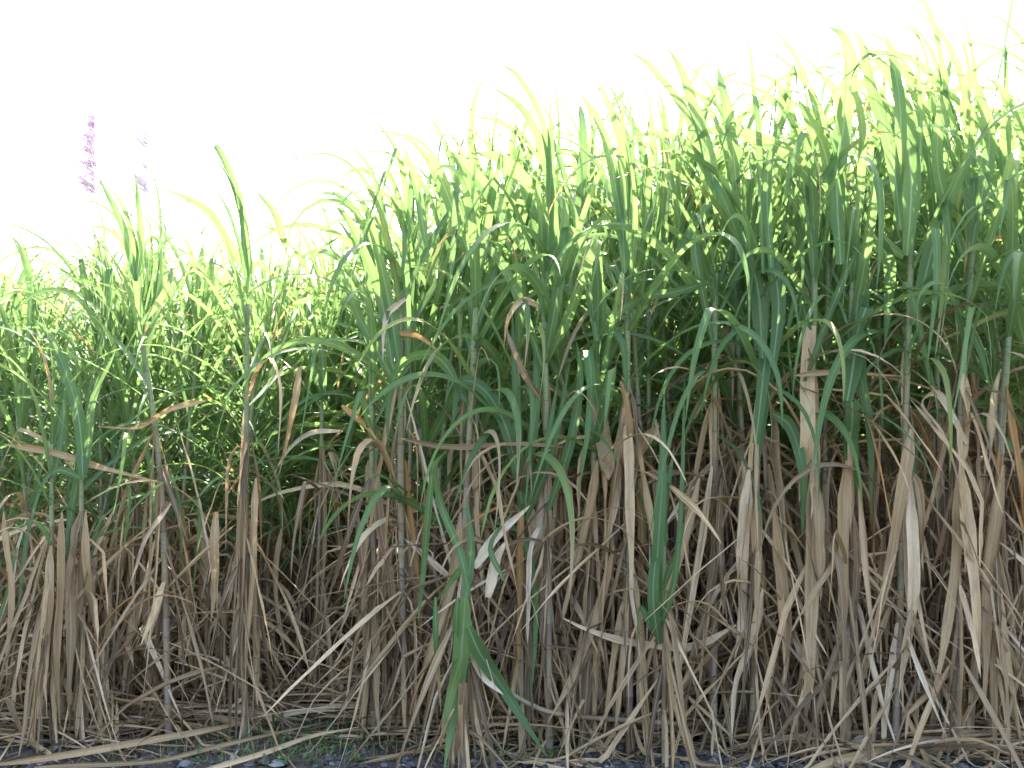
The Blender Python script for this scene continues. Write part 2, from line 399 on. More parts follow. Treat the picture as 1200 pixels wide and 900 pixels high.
    for i in range(skirt):
        z0 = G.uniform(.15, 1.15); p = interp(sp, z0); az = -math.pi/2 + G.gauss(0, .9); el = R(G.uniform(105, 172))
        p = vadd(p, (math.cos(az), math.sin(az), 0), rad)
        c = grow(p, (math.sin(el)*math.cos(az), math.sin(el)*math.sin(az)*.45, math.cos(el)), G.uniform(.4, 1.05), 12, G.uniform(.1, .9), .4, (0, 0, 0), G.uniform(.2, .8) if G.random() < .25 else None, .018, G=G)
        ribbon(bd, c, (-math.sin(az), math.cos(az), 0), G.uniform(.010, .038), min(.97, max(.02, G.gauss(.5, .27))), 2, G.choice((.2, .5, 1.0, 1.8)), G.gauss(0, 2.2), prof=G.choice(('leaf', 'dry')), wav=.07, G=G, ragged=True)
    if extra_dry:
        sub = Buf(); extra_dry(sub)
        k = len(bd.v); bd.v += [(q[0]-b[0], q[1]-b[1], q[2]) for q in sub.v]; bd.f += [tuple(k+i for i in f) for f in sub.f]
        bd.u += sub.u; bd.w += sub.w; bd.r += sub.r; bd.d += sub.d
    if bd.v: bd.build('dry_leaves', DRY, root)
    if plume:
        bp = Buf(); tp = loc[-1]
        L, nb, pr = plume; a = [tp, vadd(tp, (-.02, 0, L*.5)), vadd(tp, (-.06, 0, L))]
        # plume axis
        ax = crsp(a, 24); tube(bp, ax, [0.006*(1-i/30) for i in range(25)], 5, r=.7)
        for i in range(nb):
            t = G.uniform(.5, .98); q = interp(ax, tp[2] + L*t)
            az = G.uniform(0, 6.28); ln = .55*(1.12-t)*G.uniform(.6, 1.1)
            c = grow(q, (math.cos(az)*.8-.6, math.sin(az)*.8, .75), ln, 7, 3, .6, (-2.5, 0, 0), None, .03, G=G)
            ribbon(bp, c, (-math.sin(az)*.3, math.cos(az)*.3, 1), .009, G.uniform(0, 1)*.5+pr, 2, .2, 0, prof='dry', G=G, us=(-1, 1))
        bp.build('flower_plume', PLUME, root)
    return root
def copy_cane(src, loc, rz, s, label, group):
    c = src.copy(); COL.objects.link(c); c.location = loc; c.rotation_euler = (0, 0, rz); c.scale = (s, s, s)
    c['label'] = label; c['group'] = group
    for ch in src.children:
        k = ch.copy(); COL.objects.link(k); k.parent = c
    return c

# canopy profile of the stand read off the photograph: height of the green growing point
def prof_h(x):
    K = [(-200, 1.85), (0, 1.90), (120, 1.95), (300, 1.97), (400, 1.97), (470, 2.20), (560, 2.38), (700, 2.48), (800, 2.52), (950, 2.58), (1050, 2.66), (1200, 2.66), (1400, 2.66)]
    for (a, ya), (b, yb) in zip(K, K[1:]):
        if x <= b: return ya + (yb-ya)*max(0, (x-a)/(b-a))
    return K[-1][1]
def front_d(x):
    K = [(-300, 5.3), (150, 5.3), (270, 5.4), (322, 6.5), (418, 6.5), (450, 5.4), (520, 5.12), (660, 5.1), (700, 5.2), (850, 5.2), (900, 5.02), (1300, 4.97)]
    for (a, ya), (b, yb) in zip(K, K[1:]):
        if x <= b: return ya + (yb-ya)*max(0, (x-a)/(b-a))
    return K[-1][1]

exec_heroes = []
def hcane(X, d, top, label, green=(), dry=(), mid=None, seed=1, **kw):
    """a cane read off the photograph; green / dry: leaves as (points, width px, options)"""
    exec_heroes.append(X)
    t = at(top[0], top[1], d); base = (gx(X, d), d, 0)
    m = at(mid[0], mid[1], d + .02) if mid else tuple((base[i]+t[i])/2 for i in range(3))
    def run(items, b):
        for it in items:
            P, wd = it[0], it[1]; o = dict(it[2]) if len(it) > 2 else {}
            dd = o.pop('d', d - .06)
            hero(b, [(q[0], q[1], q[2] if len(q) > 2 else dd + .05*math.sin(k*1.7 + X)) for k, q in enumerate(P)], wd, **o)
    G = random.Random(seed*131 + X)
    o = dict(ngreen=9, ndry=26, LG=1.1, WG=.052, LD=.95, rad=.019, drymin=.1, skirt=12)
    o.update(kw)
    return make_cane([base, m, t], o.pop('Hc', .6), label, 'front row sugarcanes', G,
                     extra_green=(lambda b: run(green, b)) if green else None, extra_dry=(lambda b: run(dry, b)) if dry else None, **o)
pale = dict(r=.85, curl=.5, prof='dry', ragged=True); tan = dict(r=.5, curl=.5, prof='dry', ragged=True)
brown = dict(r=.3, curl=.5, prof='dry', ragged=True); orange = dict(r=1.0, curl=.3)
blue = dict(r=.12); mid_ = dict(r=.45); lite = dict(r=.7)
hcane(643, 4.92, (637, 320), 'sugarcane with a bare pale ringed stalk showing at mid height in the centre',
  green=[([(640, 330), (645, 210), (645, 110)], 13, lite), ([(655, 300), (640, 190), (612, 128), (574, 99)], 13, mid_),
         ([(648, 280), (640, 160), (608, 90), (580, 73)], 9, lite), ([(640, 320), (665, 272), (694, 308), (707, 360), (702, 415)], 15, dict(r=.2, curl=.15)),
         ([(642, 600), (668, 520), (680, 450), (676, 400)], 12, blue), ([(636, 430), (600, 330), (570, 290), (545, 300)], 12, blue),
         ([(640, 420), (655, 330), (662, 250), (650, 225)], 14, mid_)],
  dry=[([(634, 360), (612, 352), (596, 372), (590, 408)], 9, dict(r=.8, curl=.9, twist=1)), ([(636, 470), (615, 440), (600, 405), (592, 380)], 8, brown)], mid=(641, 560), ndry=10, ngreen=7)
hcane(690, 4.98, (700, 400), 'sugarcane carrying a half green speckled leaf that dies brown towards its tip',
  green=[([(690, 425), (700, 470), (708, 520), (713, 562)], 19, dict(r=.75, dthr=.42, curl=.2, prof='strap')), ([(700, 400), (690, 330), (675, 260), (660, 210)], 13, mid_)],
  dry=[([(735, 465), (727, 520), (722, 580), (712, 640)], 13, pale), ([(772, 498), (748, 530), (737, 580), (733, 640)], 14, tan), ([(700, 540), (690, 600), (670, 680), (655, 740)], 11, tan)], mid=(694, 640))
hcane(985, 4.86, (1000, 300), 'sugarcane with a blunt torn blue green leaf hanging short against its stalk',
  green=[([(992, 470), (1004, 400), (1010, 330), (1000, 262)], 24, dict(r=.1)), ([(998, 470), (998, 520), (997, 578)], 18, dict(r=.25, prof='cut', curl=.12)),
         ([(995, 420), (1015, 360), (1008, 395), (1010, 440), (1019, 500), (1020, 612)], 17, dict(r=.15, curl=.12)),
         ([(985, 310), (980, 215), (990, 140), (998, 80), (988, 45), (969, 31)], 22, dict(r=.6, curl=.2)),
         ([(1000, 300), (960, 400), (935, 470)], 9, blue)],
  dry=[([(993, 540), (988, 640), (985, 740), (974, 840)], 15, tan), ([(1000, 600), (1004, 680), (995, 780), (990, 880)], 9, brown), ([(930, 440), (990, 436), (1060, 441)], 7, tan)], mid=(993, 560))
hcane(1040, 4.84, (1068, 280), 'sugarcane leaning right with the tallest leaves rising to the top of the stand',
  green=[([(1062, 300), (1068, 210), (1062, 140), (1044, 92), (1012, 52)], 23, dict(r=.55, curl=.2)), ([(1050, 260), (1055, 130), (1047, 70), (1035, 40)], 14, mid_),
         ([(1055, 270), (1042, 170), (1022, 100), (1010, 55), (997, 33)], 16, dict(r=.6)), ([(1060, 300), (1028, 280), (1042, 310), (1042, 360), (1036, 405)], 17, dict(r=.12, curl=.12)),
         ([(1062, 330), (1080, 390), (1090, 460)], 9, lite)],
  dry=[([(1068, 500), (1056, 580), (1040, 680), (1000, 812)], 15, tan), ([(1068, 560), (1069, 680), (1063, 760), (1052, 815)], 14, pale)], mid=(1058, 600))
hcane(1112, 4.85, (1140, 290), 'sugarcane with a silvery dead leaf arching out to the left below its crown',
  green=[([(1130, 300), (1098, 190), (1107, 110), (1119, 56)], 14, lite), ([(1140, 290), (1158, 180), (1149, 110), (1129, 64)], 16, lite),
         ([(1070, 380), (1095, 280), (1122, 212), (1160, 140)], 20, dict(r=.5, curl=.4)), ([(1122, 350), (1136, 385), (1152, 420), (1161, 455)], 10, blue)],
  dry=[([(1135, 520), (1100, 462), (1078, 474), (1105, 510), (1122, 562), (1129, 612)], 10, dict(r=.93, curl=.4)), ([(1120, 560), (1122, 650), (1106, 750), (1090, 832)], 13, tan)], mid=(1124, 520))
hcane(950, 4.88, (955, 300), 'sugarcane with a broad purple brown dead leaf whose lower end is frayed',
  green=[([(950, 400), (936, 345), (925, 380), (925, 425), (931, 478)], 14, dict(r=.15, curl=.12)), ([(905, 484), (928, 502), (940, 555), (941, 632)], 15, dict(r=.15, curl=.15)),
         ([(975, 215), (963, 170), (950, 142), (934, 117)], 19, mid_), ([(985, 260), (930, 185), (880, 160), (835, 152), (812, 168)], 18, dict(r=.5, curl=.35)),
         ([(955, 330), (945, 250), (920, 200)], 12, mid_)],
  dry=[([(948, 382), (947, 440), (946, 500), (944, 548)], 17, dict(r=.72, curl=.15, prof='strap')), ([(952, 545), (953, 660), (949, 760), (943, 860)], 18, tan), ([(944, 540), (938, 565), (936, 590)], 3, tan), ([(949, 540), (952, 570), (950, 610)], 4, pale)], mid=(952, 600))
hcane(878, 4.9, (900, 330), 'sugarcane whose big bluish leaf folds over and hangs straight down beside the stalk',
  green=[([(905, 430), (912, 350), (900, 296), (882, 320), (877, 370), (872, 425)], 19, dict(r=.08, curl=.1)), ([(885, 520), (897, 418), (900, 440), (890, 510), (885, 568)], 17, dict(r=.08, curl=.15)),
         ([(905, 330), (900, 200), (920, 135), (932, 92)], 11, lite), ([(895, 320), (888, 160), (884, 110), (880, 62), (870, 38)], 8, mid_), ([(895, 420), (885, 330), (865, 260)], 16, blue)],
  dry=[([(878, 550), (870, 640), (870, 720), (860, 775)], 16, dict(r=.85, curl=.7, prof='dry', ragged=True)), ([(872, 545), (884, 620), (880, 700), (872, 760)], 13, tan), ([(893, 690), (882, 750), (862, 800), (858, 872)], 11, pale), ([(905, 590), (921, 690), (922, 760), (912, 835)], 10, tan)], mid=(886, 580))
hcane(1150, 4.9, (1190, 280), 'sugarcane near the right edge with a narrow orange leaf lying across its green crown',
  green=[([(1185, 280), (1176, 200), (1178, 130), (1180, 66)], 10, lite), ([(1195, 330), (1160, 300), (1130, 330)], 9, lite), ([(1206, 362), (1170, 368), (1130, 386), (1095, 402)], 7, dict(r=1.0))],
  dry=[([(1176, 545), (1160, 650), (1156, 740), (1152, 840)], 15, tan)], mid=(1168, 600))
hcane(735, 4.93, (735, 320), 'sugarcane with a long green leaf sweeping down left in an open arch past its neighbour',
  green=[([(732, 320), (728, 210), (730, 104)], 14, lite), ([(735, 300), (715, 185), (696, 132), (677, 105)], 12, mid_),
         ([(830, 330), (790, 342), (755, 348), (718, 372), (698, 402), (688, 440)], 11, dict(r=.3, curl=.15)), ([(735, 340), (722, 310), (745, 325), (752, 360), (752, 402)], 14, blue),
         ([(738, 370), (712, 378), (729, 402), (733, 440), (733, 480)], 11, dict(r=.1))],
  dry=[([(862, 732), (810, 758), (740, 753), (690, 738), (655, 722)], 9, pale), ([(720, 640), (700, 720), (668, 800), (640, 850)], 10, tan)])
hcane(775, 4.72, (778, 640), 'short dark green shoot standing upright among dry stems right of the centre',
  green=[([(772, 750), (770, 660), (776, 560), (779, 450)], 15, dict(r=.1, curl=.4)), ([(768, 752), (790, 680), (800, 560), (802, 440)], 8, dict(r=.15)), ([(772, 755), (765, 690), (778, 600), (790, 520)], 14, dict(r=.05)),
         ([(768, 745), (750, 712), (746, 760)], 8, dict(r=.2)), ([(776, 690), (792, 650), (803, 610)], 8, blue)], ngreen=2, ndry=4, LG=.5, Hc=.3, rad=.012, seed=3)
hcane(535, 4.98, (560, 330), 'sugarcane with several broad leaves arching over to the left above the middle',
  green=[([(655, 300), (622, 225), (592, 190), (553, 177)], 22, dict(r=.5)), ([(620, 300), (572, 225), (540, 188), (520, 180)], 18, mid_), ([(545, 470), (520, 425), (495, 415), (468, 430), (455, 475), (454, 525)], 14, dict(r=.15, curl=.12)),
         ([(548, 475), (536, 445), (525, 460), (516, 515)], 9, blue), ([(560, 330), (575, 240), (590, 165)], 12, lite)],
  dry=[([(470, 514), (530, 524), (610, 520), (675, 526)], 7, brown), ([(540, 600), (530, 680), (505, 760), (480, 830)], 11, tan)], mid=(548, 560))
hcane(478, 5.15, (470, 340), 'sugarcane with a fan of tall narrow leaves where the stand steps up in height',
  green=[([(550, 300), (522, 222), (505, 190), (488, 168)], 17, mid_), ([(500, 290), (487, 212), (470, 165)], 11, lite), ([(462, 440), (445, 345), (410, 262), (392, 240)], 13, mid_), ([(470, 440), (455, 350), (432, 255), (420, 235)], 13, mid_),
         ([(478, 420), (476, 320), (470, 240)], 10, lite), ([(465, 450), (420, 370), (395, 300)], 12, mid_)],
  dry=[([(462, 390), (490, 394), (516, 413)], 7, orange), ([(475, 350), (455, 368), (449, 390), (449, 425)], 9, dict(r=.9, curl=.9)), ([(400, 475), (425, 495), (445, 520)], 8, dict(r=1.0))], mid=(470, 600))
hcane(612, 5.0, (608, 430), 'younger sugarcane whose dark green leaves rise low down and fold over at the middle',
  green=[([(612, 590), (596, 510), (572, 462), (545, 446), (534, 468), (530, 506)], 16, dict(r=.1)), ([(612, 600), (605, 480), (600, 360)], 12, blue), ([(608, 600), (628, 480), (625, 380)], 12, blue), ([(615, 600), (640, 520), (655, 440)], 9, mid_),
         ([(616, 610), (650, 520), (668, 420)], 9, blue)], ngreen=5, LG=.9, rad=.014)
hcane(545, 4.68, (543, 672), 'snapped green shoot in the lower centre with its leaves drooping to the ground',
  green=[([(545, 700), (541, 760), (534, 815), (520, 905)], 21, dict(r=.9, curl=.2, d=4.58)), ([(536, 700), (534, 750), (532, 800)], 9, dict(r=.5, d=4.56)), ([(540, 770), (528, 815), (515, 880)], 12, dict(r=.93, dthr=.8, d=4.56)),
         ([(549, 735), (565, 770), (595, 815), (642, 888)], 19, dict(r=.1, curl=.2, d=4.60)), ([(510, 700), (512, 770), (517, 835)], 7, dict(r=.6, dthr=.7, d=4.61)), ([(508, 540), (501, 610), (495, 680), (490, 730)], 9, dict(r=.35, d=4.66)),
         ([(540, 665), (530, 680), (510, 706)], 8, dict(r=.3, d=4.56)), ([(550, 700), (540, 650), (516, 590), (510, 545), (525, 528)], 10, dict(r=.6)), ([(546, 700), (552, 640), (546, 580)], 11, dict(r=.4)), ([(590, 680), (575, 640), (600, 600)], 7, blue)],
  dry=[([(545, 700), (550, 750), (566, 790), (590, 815)], 14, dict(r=.93, d=4.62)), ([(556, 665), (585, 625), (622, 592)], 13, dict(r=.9, d=4.71)), ([(572, 700), (580, 660), (594, 632)], 14, dict(r=.95, d=4.66)), ([(545, 800), (540, 850), (530, 900)], 11, dict(r=.35, d=4.61))],
  ngreen=0, ndry=10, LD=.6, Hc=.2)
hcane(105, 5.1, (95, 470), 'sugarcane in the lower left with one tall dark leaf bending to the left',
  green=[([(98, 560), (88, 470), (64, 405), (38, 372)], 14, dict(r=.2)), ([(98, 560), (96, 532), (86, 590), (78, 660)], 14, dict(r=.1, curl=.15)), ([(95, 560), (62, 553), (40, 600), (26, 660), (20, 738)], 10, dict(r=.1, curl=.2)), ([(98, 560), (110, 470), (135, 410)], 9, mid_)],
  dry=[([(5, 520), (60, 530), (120, 548), (190, 566)], 9, tan), ([(100, 600), (104, 680), (112, 740), (118, 800)], 9, tan)], LG=.9, WG=.036, rad=.014)
hcane(72, 5.05, (60, 520), 'sugarcane stem wrapped in two long tan leaves reaching the ground in the lower left',
  dry=[([(74, 600), (70, 680), (68, 760), (70, 862)], 10, tan), ([(60, 640), (58, 700), (48, 780), (34, 862)], 10, tan), ([(84, 640), (82, 740), (82, 845)], 11, brown), ([(5, 600), (12, 700), (8, 800)], 8, tan)], LG=.9, WG=.036, rad=.014, ngreen=9)
hcane(292, 5.2, (290, 350), 'left sugarcane whose folded top leaf stands clear above its neighbours against the sky',
  green=[([(295, 320), (280, 235), (258, 178), (244, 176), (229, 194)], 10, dict(r=.4)), ([(280, 310), (245, 248), (188, 219)], 10, mid_), ([(335, 290), (322, 250), (300, 224)], 11, mid_), ([(292, 350), (285, 280), (283, 210)], 7, lite)],
  dry=[([(352, 430), (345, 470), (338, 510), (325, 560)], 9, dict(r=.45, curl=.6)), ([(300, 560), (296, 660), (290, 770)], 9, tan)], LG=.95, WG=.036, rad=.015)
hcane(205, 5.15, (160, 360), 'left sugarcane with a bare greyish stalk leaning to the left below its leaves',
  green=[([(160, 330), (140, 255), (112, 203)], 10, lite), ([(160, 330), (165, 260), (157, 200)], 9, lite), ([(165, 380), (200, 330), (190, 300)], 8, mid_)],
  dry=[([(240, 470), (200, 480), (160, 500), (115, 500)], 7, tan), ([(200, 590), (172, 630), (150, 690)], 6, dict(r=.95, curl=.4)), ([(252, 600), (252, 660), (248, 730)], 12, dict(r=.45, curl=.4))], mid=(188, 560), ndry=9, rad=.017, LG=.95, WG=.036)
hcane(832, 4.98, (838, 320), 'sugarcane with a bright broad leaf curling against the sky right of the middle',
  green=[([(840, 250), (828, 170), (803, 95), (781, 54)], 16, mid_), ([(830, 240), (808, 140), (765, 82), (735, 58)], 11, lite), ([(865, 250), (857, 145), (846, 105), (842, 74)], 14, mid_), ([(880, 310), (850, 240), (828, 195)], 15, lite),
         ([(835, 400), (815, 300), (820, 280), (835, 320), (840, 360)], 12, blue)],
  dry=[([(820, 560), (800, 640), (770, 740), (740, 850)], 10, tan), ([(845, 560), (835, 680), (800, 800)], 9, brown)])
hcane(372, 5.75, (380, 400), 'sugarcane at the hollow with thin pale leaves arching out over the dark gap',
  green=[([(385, 480), (365, 420), (372, 350), (360, 330)], 8, blue), ([(380, 480), (378, 420), (365, 410), (350, 500)], 9, dict(r=.2))],
  dry=[([(470, 612), (450, 588), (400, 568), (330, 577), (276, 602)], 7, dict(r=.8, curl=.4)), ([(402, 505), (365, 507), (340, 525), (318, 560)], 6, dict(r=.97*.96, curl=.3)), ([(330, 620), (322, 690), (340, 790)], 7, tan)], LG=.95, WG=.036, rad=.014)
hcane(442, 5.25, (435, 420), 'sugarcane stem in brown sheaths at the right edge of the dark hollow',
  dry=[([(440, 540), (446, 620), (460, 700), (452, 830)], 11, brown), ([(420, 600), (425, 700), (410, 800)], 9, brown)], LG=.95, WG=.04, ngreen=7)
# flowering canes further back, their plumes clear above the stand
def flower(X, Y, path_px, L, label, nb=260, pr=.4):
    pts = [(gx(X, Y), Y, 0)] + [at(x, y, Y) for x, y in path_px]
    make_cane(pts, .8, label, 'flowering sugarcanes', random.Random(int(X)), ngreen=7, ndry=8, LG=.9, WG=.034, rad=.013, plume=(L, nb, pr), detail=.7)
flower(182, 6.6, [(181, 420), (178, 320)], 1.02, 'flowering sugarcane with a thin bare stem and a sparse plume', 110, .25)
flower(118, 7.6, [(118, 420), (114, 340)], 1.42, 'flowering sugarcane with a full pink purple plume', 260, .0)
flower(352, 8.6, [(352, 420), (350, 330)], 1.85, 'flowering sugarcane with a faint pale plume rising high above the left stand', 130, .4)
# ------------------------------------------------------------------ front row, filler canes
G1 = random.Random(5)
X = -110
n_front = 0
HX = [h for h in exec_heroes]
ORD = 'first second third fourth fifth sixth seventh eighth ninth tenth eleventh'.split(); cnt = {}
PHR = {72: 'the stem wrapped in long tan leaves', 105: 'the cane with the tall dark bending leaf', 205: 'the bare greyish leaning stalk', 292: 'the cane with the folded top leaf',
       372: 'the cane arching over the hollow', 442: 'the brown stem beside the hollow', 478: 'the fan of tall narrow leaves', 535: 'the broad leaves arching left', 545: 'the snapped drooping green shoot',
       612: 'the younger low leaved cane', 643: 'the bare ringed pale stalk', 690: 'the half green speckled leaf', 735: 'the long left sweeping green leaf', 775: 'the short dark green shoot',
       832: 'the bright leaf curling against the sky', 878: 'the big bluish folded leaf', 950: 'the frayed purple brown leaf', 985: 'the blunt torn blue green leaf', 1040: 'the tallest right leaning cane',
       1112: 'the silvery arching dead leaf', 1150: 'the narrow orange leaf'}
while X < 1320:
    X += G1.uniform(17, 40)
    if any(abs(X-h) < 9 for h in HX): X += 9
    d = front_d(X) + G1.uniform(.04, .5)
    x0 = gx(X, d); hgt = prof_h(X) + G1.gauss(0, .14); lean = G1.gauss(0, .16)
    path = [(x0, d, 0), (x0 + lean*.5 + G1.gauss(0, .03), d + G1.uniform(0, .08), hgt*.5), (x0 + lean + G1.gauss(0, .05), d + G1.uniform(0, .2), hgt)]
    left = X < 450
    lefts = [h for h in sorted(PHR) if h <= X]
    key = lefts[-1] if lefts else None; cnt[key] = cnt.get(key, 0) + 1
    lab = '%s %s front sugarcane %s of %s' % (ORD[min(cnt[key], 11) - 1], 'slim' if left else 'tall', 'right' if lefts else 'left', PHR[key if lefts else 72])
    make_cane(path, 1.15 if left else (1.35 if X < 760 else 1.05), lab, 'front row sugarcanes', G1, ngreen=20 if left else 16, ndry=32 if left else 42,
              LG=1.12 if left else 1.38, WG=.034 if left else .052, LD=.75 if left else .95, drymin=.08, skirt=12, rad=.013 if left else .016)
    n_front += 1
# ------------------------------------------------------------------ rows behind, from a set of variants
protos = []
G2 = random.Random(77)
for i in range(16):
    left = i < 7
    h = 2.15 if left else 2.45
    lean = G2.gauss(0, .12)
    path = [(0, 0, 0), (lean*.4, G2.gauss(0, .05), h*.5), (lean, G2.gauss(0, .1), h)]
    protos.append((left, path))
rows = [(6.25, 46), (7.35, 50), (8.5, 52), (9.7, 52)]
made = {}
for ri, (Y, n) in enumerate(rows):
    for k in range(n):
        X = -90 + (1380) * (k + G2.random()) / n
        isl = X < 440 + 40*G2.random()
        idx = G2.randrange(0, 7) if isl else G2.randrange(7, 16)
        d = max(Y, front_d(X) + (.35 if not 322 < X < 418 else .6) + .9*ri*.8) + G2.gauss(0, .16)
        loc = (gx(X, d), d, 0)
        lab = ['sugarcane in the second row half hidden by the front canes', 'sugarcane in the third row deep in the stand',
               'sugarcane in the fourth row deep in the shaded stand', 'sugarcane in the backmost row glimpsed through gaps with the sun on it'][ri]
        grp = 'sugarcanes in row %s behind the front' % ['two', 'three', 'four', 'five'][ri]
        s = (1.0 + .02*ri) * G2.uniform(.92, 1.08) * (prof_h(X)/(2.1 if isl else 2.45))
        if idx not in made:
            left, path = protos[idx]
            o = make_cane(path, 1.2, lab, grp, G2, ngreen=30, ndry=24, LG=1.25 if left else 1.4, WG=.050 if left else .058, detail=.6, LD=.85)
            o.location = loc; o.rotation_euler = (0, 0, G2.uniform(0, 6.28)); o.scale = (s, s, s); made[idx] = o
        else:
            copy_cane(made[idx], loc, G2.uniform(0, 6.28), s, lab, grp)


# ------------------------------------------------------------------ the rest of the field beyond the rows one can tell apart
G6 = random.Random(31)
bgm, bdm = Buf(), Buf()
for i in range(19000):
    X = G6.uniform(-180, 1380) if i < 15000 else G6.uniform(-180, 480); d = G6.uniform(10.3, 15); h = prof_h(X)
    if X < 440: h += .15
    az = G6.uniform(0, 6.28)
    if i % 5 < 3:
        p = (gx(X, d), d, G6.uniform(.6, h)); el = R(G6.uniform(5, 40))
        c = grow(p, (math.sin(el)*math.cos(az), math.sin(el)*math.sin(az), math.cos(el)), G6.uniform(1.1, 1.6), 9, G6.uniform(2, 4), 1.0, (-.5, 0, 0), G=G6)
        ribbon(bgm, c, (-math.sin(az), math.cos(az), 0), G6.uniform(.05, .085), G6.uniform(.1, .9), 2, .3, G6.gauss(0, 1), G=G6, us=(-1, 0, 1))
    else:
        p = (gx(X, d), d, G6.uniform(.1, 1.9)); el = R(G6.uniform(10, 80))
        c = grow(p, (math.sin(el)*math.cos(az), math.sin(el)*math.sin(az), math.cos(el)), G6.uniform(.5, 1.1), 8, G6.uniform(2, 14), .4, (0, 0, 0), G=G6)
        ribbon(bdm, c, (-math.sin(az), math.cos(az), 0), G6.uniform(.03, .07), G6.uniform(.1, .9), 2, .6, G6.gauss(0, 1.5), G=G6, us=(-1, 0, 1))
for i in range(330):
    X = G6.uniform(-180, 1380); d = G6.uniform(10.4, 17); h = prof_h(X)*G6.uniform(.9, 1.05); x = gx(X, d); l = G6.gauss(0, .1)
    tube(bdm, [(x, d, 0), (x+l*.4, d, h*.5), (x+l, d, h)], [.02, .018, .014], 5, r=G6.random())
tag(bgm.build('far_cane_leaves', GREEN), 'mass of green cane leaves far back in the field', None, None, 'stuff')
tag(bdm.build('far_cane_stems', DRY), 'mass of dry stems and leaves far back in the field', None, None, 'stuff')

# ------------------------------------------------------------------ ground
def sheet(name, x0, x1, y0, y1, z, nx, ny, mat, amp=0.0, fn=None):
    b = Buf(); G = random.Random(3)
    for j in range(ny+1):
        for i in range(nx+1):
            x = x0 + (x1-x0)*i/nx; y = y0 + (y1-y0)*j/ny
            zz = z + (amp*(G.random()-.5) if 0 < i < nx and 0 < j < ny else -.0) + (fn(x, y) if fn else 0)
            b.v.append((x, y, zz)); b.u.append(0); b.w.append(0); b.r.append(.5); b.d.append(0)
    for j in range(ny):
        for i in range(nx):
            q = j*(nx+1)+i; b.f.append((q, q+1, q+nx+2, q+nx+1))
    return b.build(name, mat)
tag(sheet('ground', -300, 300, -60, 600, -0.03, 4, 4, SOIL), kind='structure')
tag(sheet('field_soil', -9, 9, 4.66, 12, -.003, 420, 170, SOIL, .04), kind='structure')
tag(sheet('track', -20, 20, -3, 4.64, 0.0, 60, 20, TRACK, .004), kind='structure')

# gravel
G3 = random.Random(9)
b = Buf()
def stone(b, c, s):
    base = len(b.v); r = G3.random()**1.5
    ax = [s*G3.uniform(.6, 1.2), s*G3.uniform(.6, 1.2), s*G3.uniform(.4, .8)]
    vs3 = []
    for j, (zz, rr, k) in enumerate(((-.9, .35, 5), (-.1, 1, 6), (.55, .75, 5), (.95, .3, 4))):
        vs3.append((len(b.v), k))
        off = G3.random()*6
        for q in range(k):
            an = off + 6.283*q/k; m = G3.uniform(.8, 1.15)
            b.v.append((c[0]+ax[0]*rr*m*math.cos(an), c[1]+ax[1]*rr*m*math.sin(an), c[2]+ax[2]*zz*G3.uniform(.85, 1.1)))
            b.u.append(0); b.w.append(0); b.r.append(r); b.d.append(0)
    for (a, ka), (c2, kb) in zip(vs3, vs3[1:]):
        i = j = 0
        while i < ka or j < kb:
            if j >= kb or (i < ka and i/ka <= j/kb):
                b.f.append((a+i % ka, a+(i+1) % ka, c2+j % kb)); i += 1
            else:
                b.f.append((a+i % ka, c2+(j+1) % kb, c2+j % kb)); j += 1
    a, k = vs3[-1]; b.f.append(tuple(a+i for i in range(k)))
for i in range(9000):
    x = G3.uniform(-3.2, 3.2); y = 4.4 + abs(G3.gauss(0, .42))
    dens = 1.0 if x > .1 else .35
    if G3.random() > dens: continue
    s = min(.036, .007 + G3.expovariate(130))
    stone(b, (x, y, s*.25), s)
o = b.build('gravel', STONE); o.data.polygons.foreach_set('use_smooth', [False]*len(o.data.polygons)); tag(o, 'dark grey gravel along the foot of the cane', None, None, 'stuff')

# leaf litter: tangle of fallen leaves on the ground and lodged between the stalks
G4 = random.Random(21)
b = Buf()
for i in range(7000):
    X = G4.uniform(-120, 1320); fd = front_d(X)
    hol = 300 < X < 440
    mode = G4.random()
    stiff = G4.random() < .8
    if mode < .36:   # lying
        d = fd + G4.uniform(-.1, .9) + (G4.uniform(-.8, 0) if hol else 0) - (.25 if X > 950 or X < 120 else 0)*G4.random()
        p = (gx(X, d), d, G4.uniform(.01, .09)); az = (G4.choice((0, math.pi)) + G4.gauss(0, .5)) if G4.random() < .5 else G4.uniform(0, 6.28); el = R(G4.uniform(-4, 16)); g = .8
        L = G4.uniform(.12, .8)
    else:            # lodged at a slant among the stalks
        d = fd + G4.uniform(-.16, 1.3) + (G4.uniform(0, 3) if G4.random() < .3 else 0)
        hh = abs(G4.gauss(0, .55 if X > 440 else (.25 if hol else .38)))+.03
        p = (gx(X, d), d, hh); az = G4.uniform(0, 6.28); el = R(G4.gauss(12, 42)); g = G4.uniform(.1, .8) if stiff else G4.uniform(.8, 3.5)
        L = G4.uniform(.2, .9)
    dd = (math.cos(el)*math.cos(az), math.cos(el)*math.sin(az)*.45, math.sin(el))
    c = grow(p, vnorm(dd), L, 11, g, .3, (0, 0, 0), G4.uniform(.2, .8) if G4.random() < .3 and mode > .5 else None, .02 if stiff else .05, G=G4)
    w0 = (-math.sin(az), math.cos(az), G4.uniform(-1, 1))
    if abs(dot(vnorm(w0), vnorm(dd))) > .9: w0 = (0, 0, 1)
    ribbon(b, c, w0, G4.uniform(.007, .036), min(.95, max(0, G4.gauss(.45, .28))), 2, G4.choice((.3, .7, 1.2, 1.9)), G4.gauss(0, 1.5), prof=G4.choice(('leaf', 'dry')), wav=.06, G=G4, ragged=True)
tag(b.build('leaf_litter', DRY), 'tangle of fallen dry cane leaves on and above the ground', None, None, 'stuff')

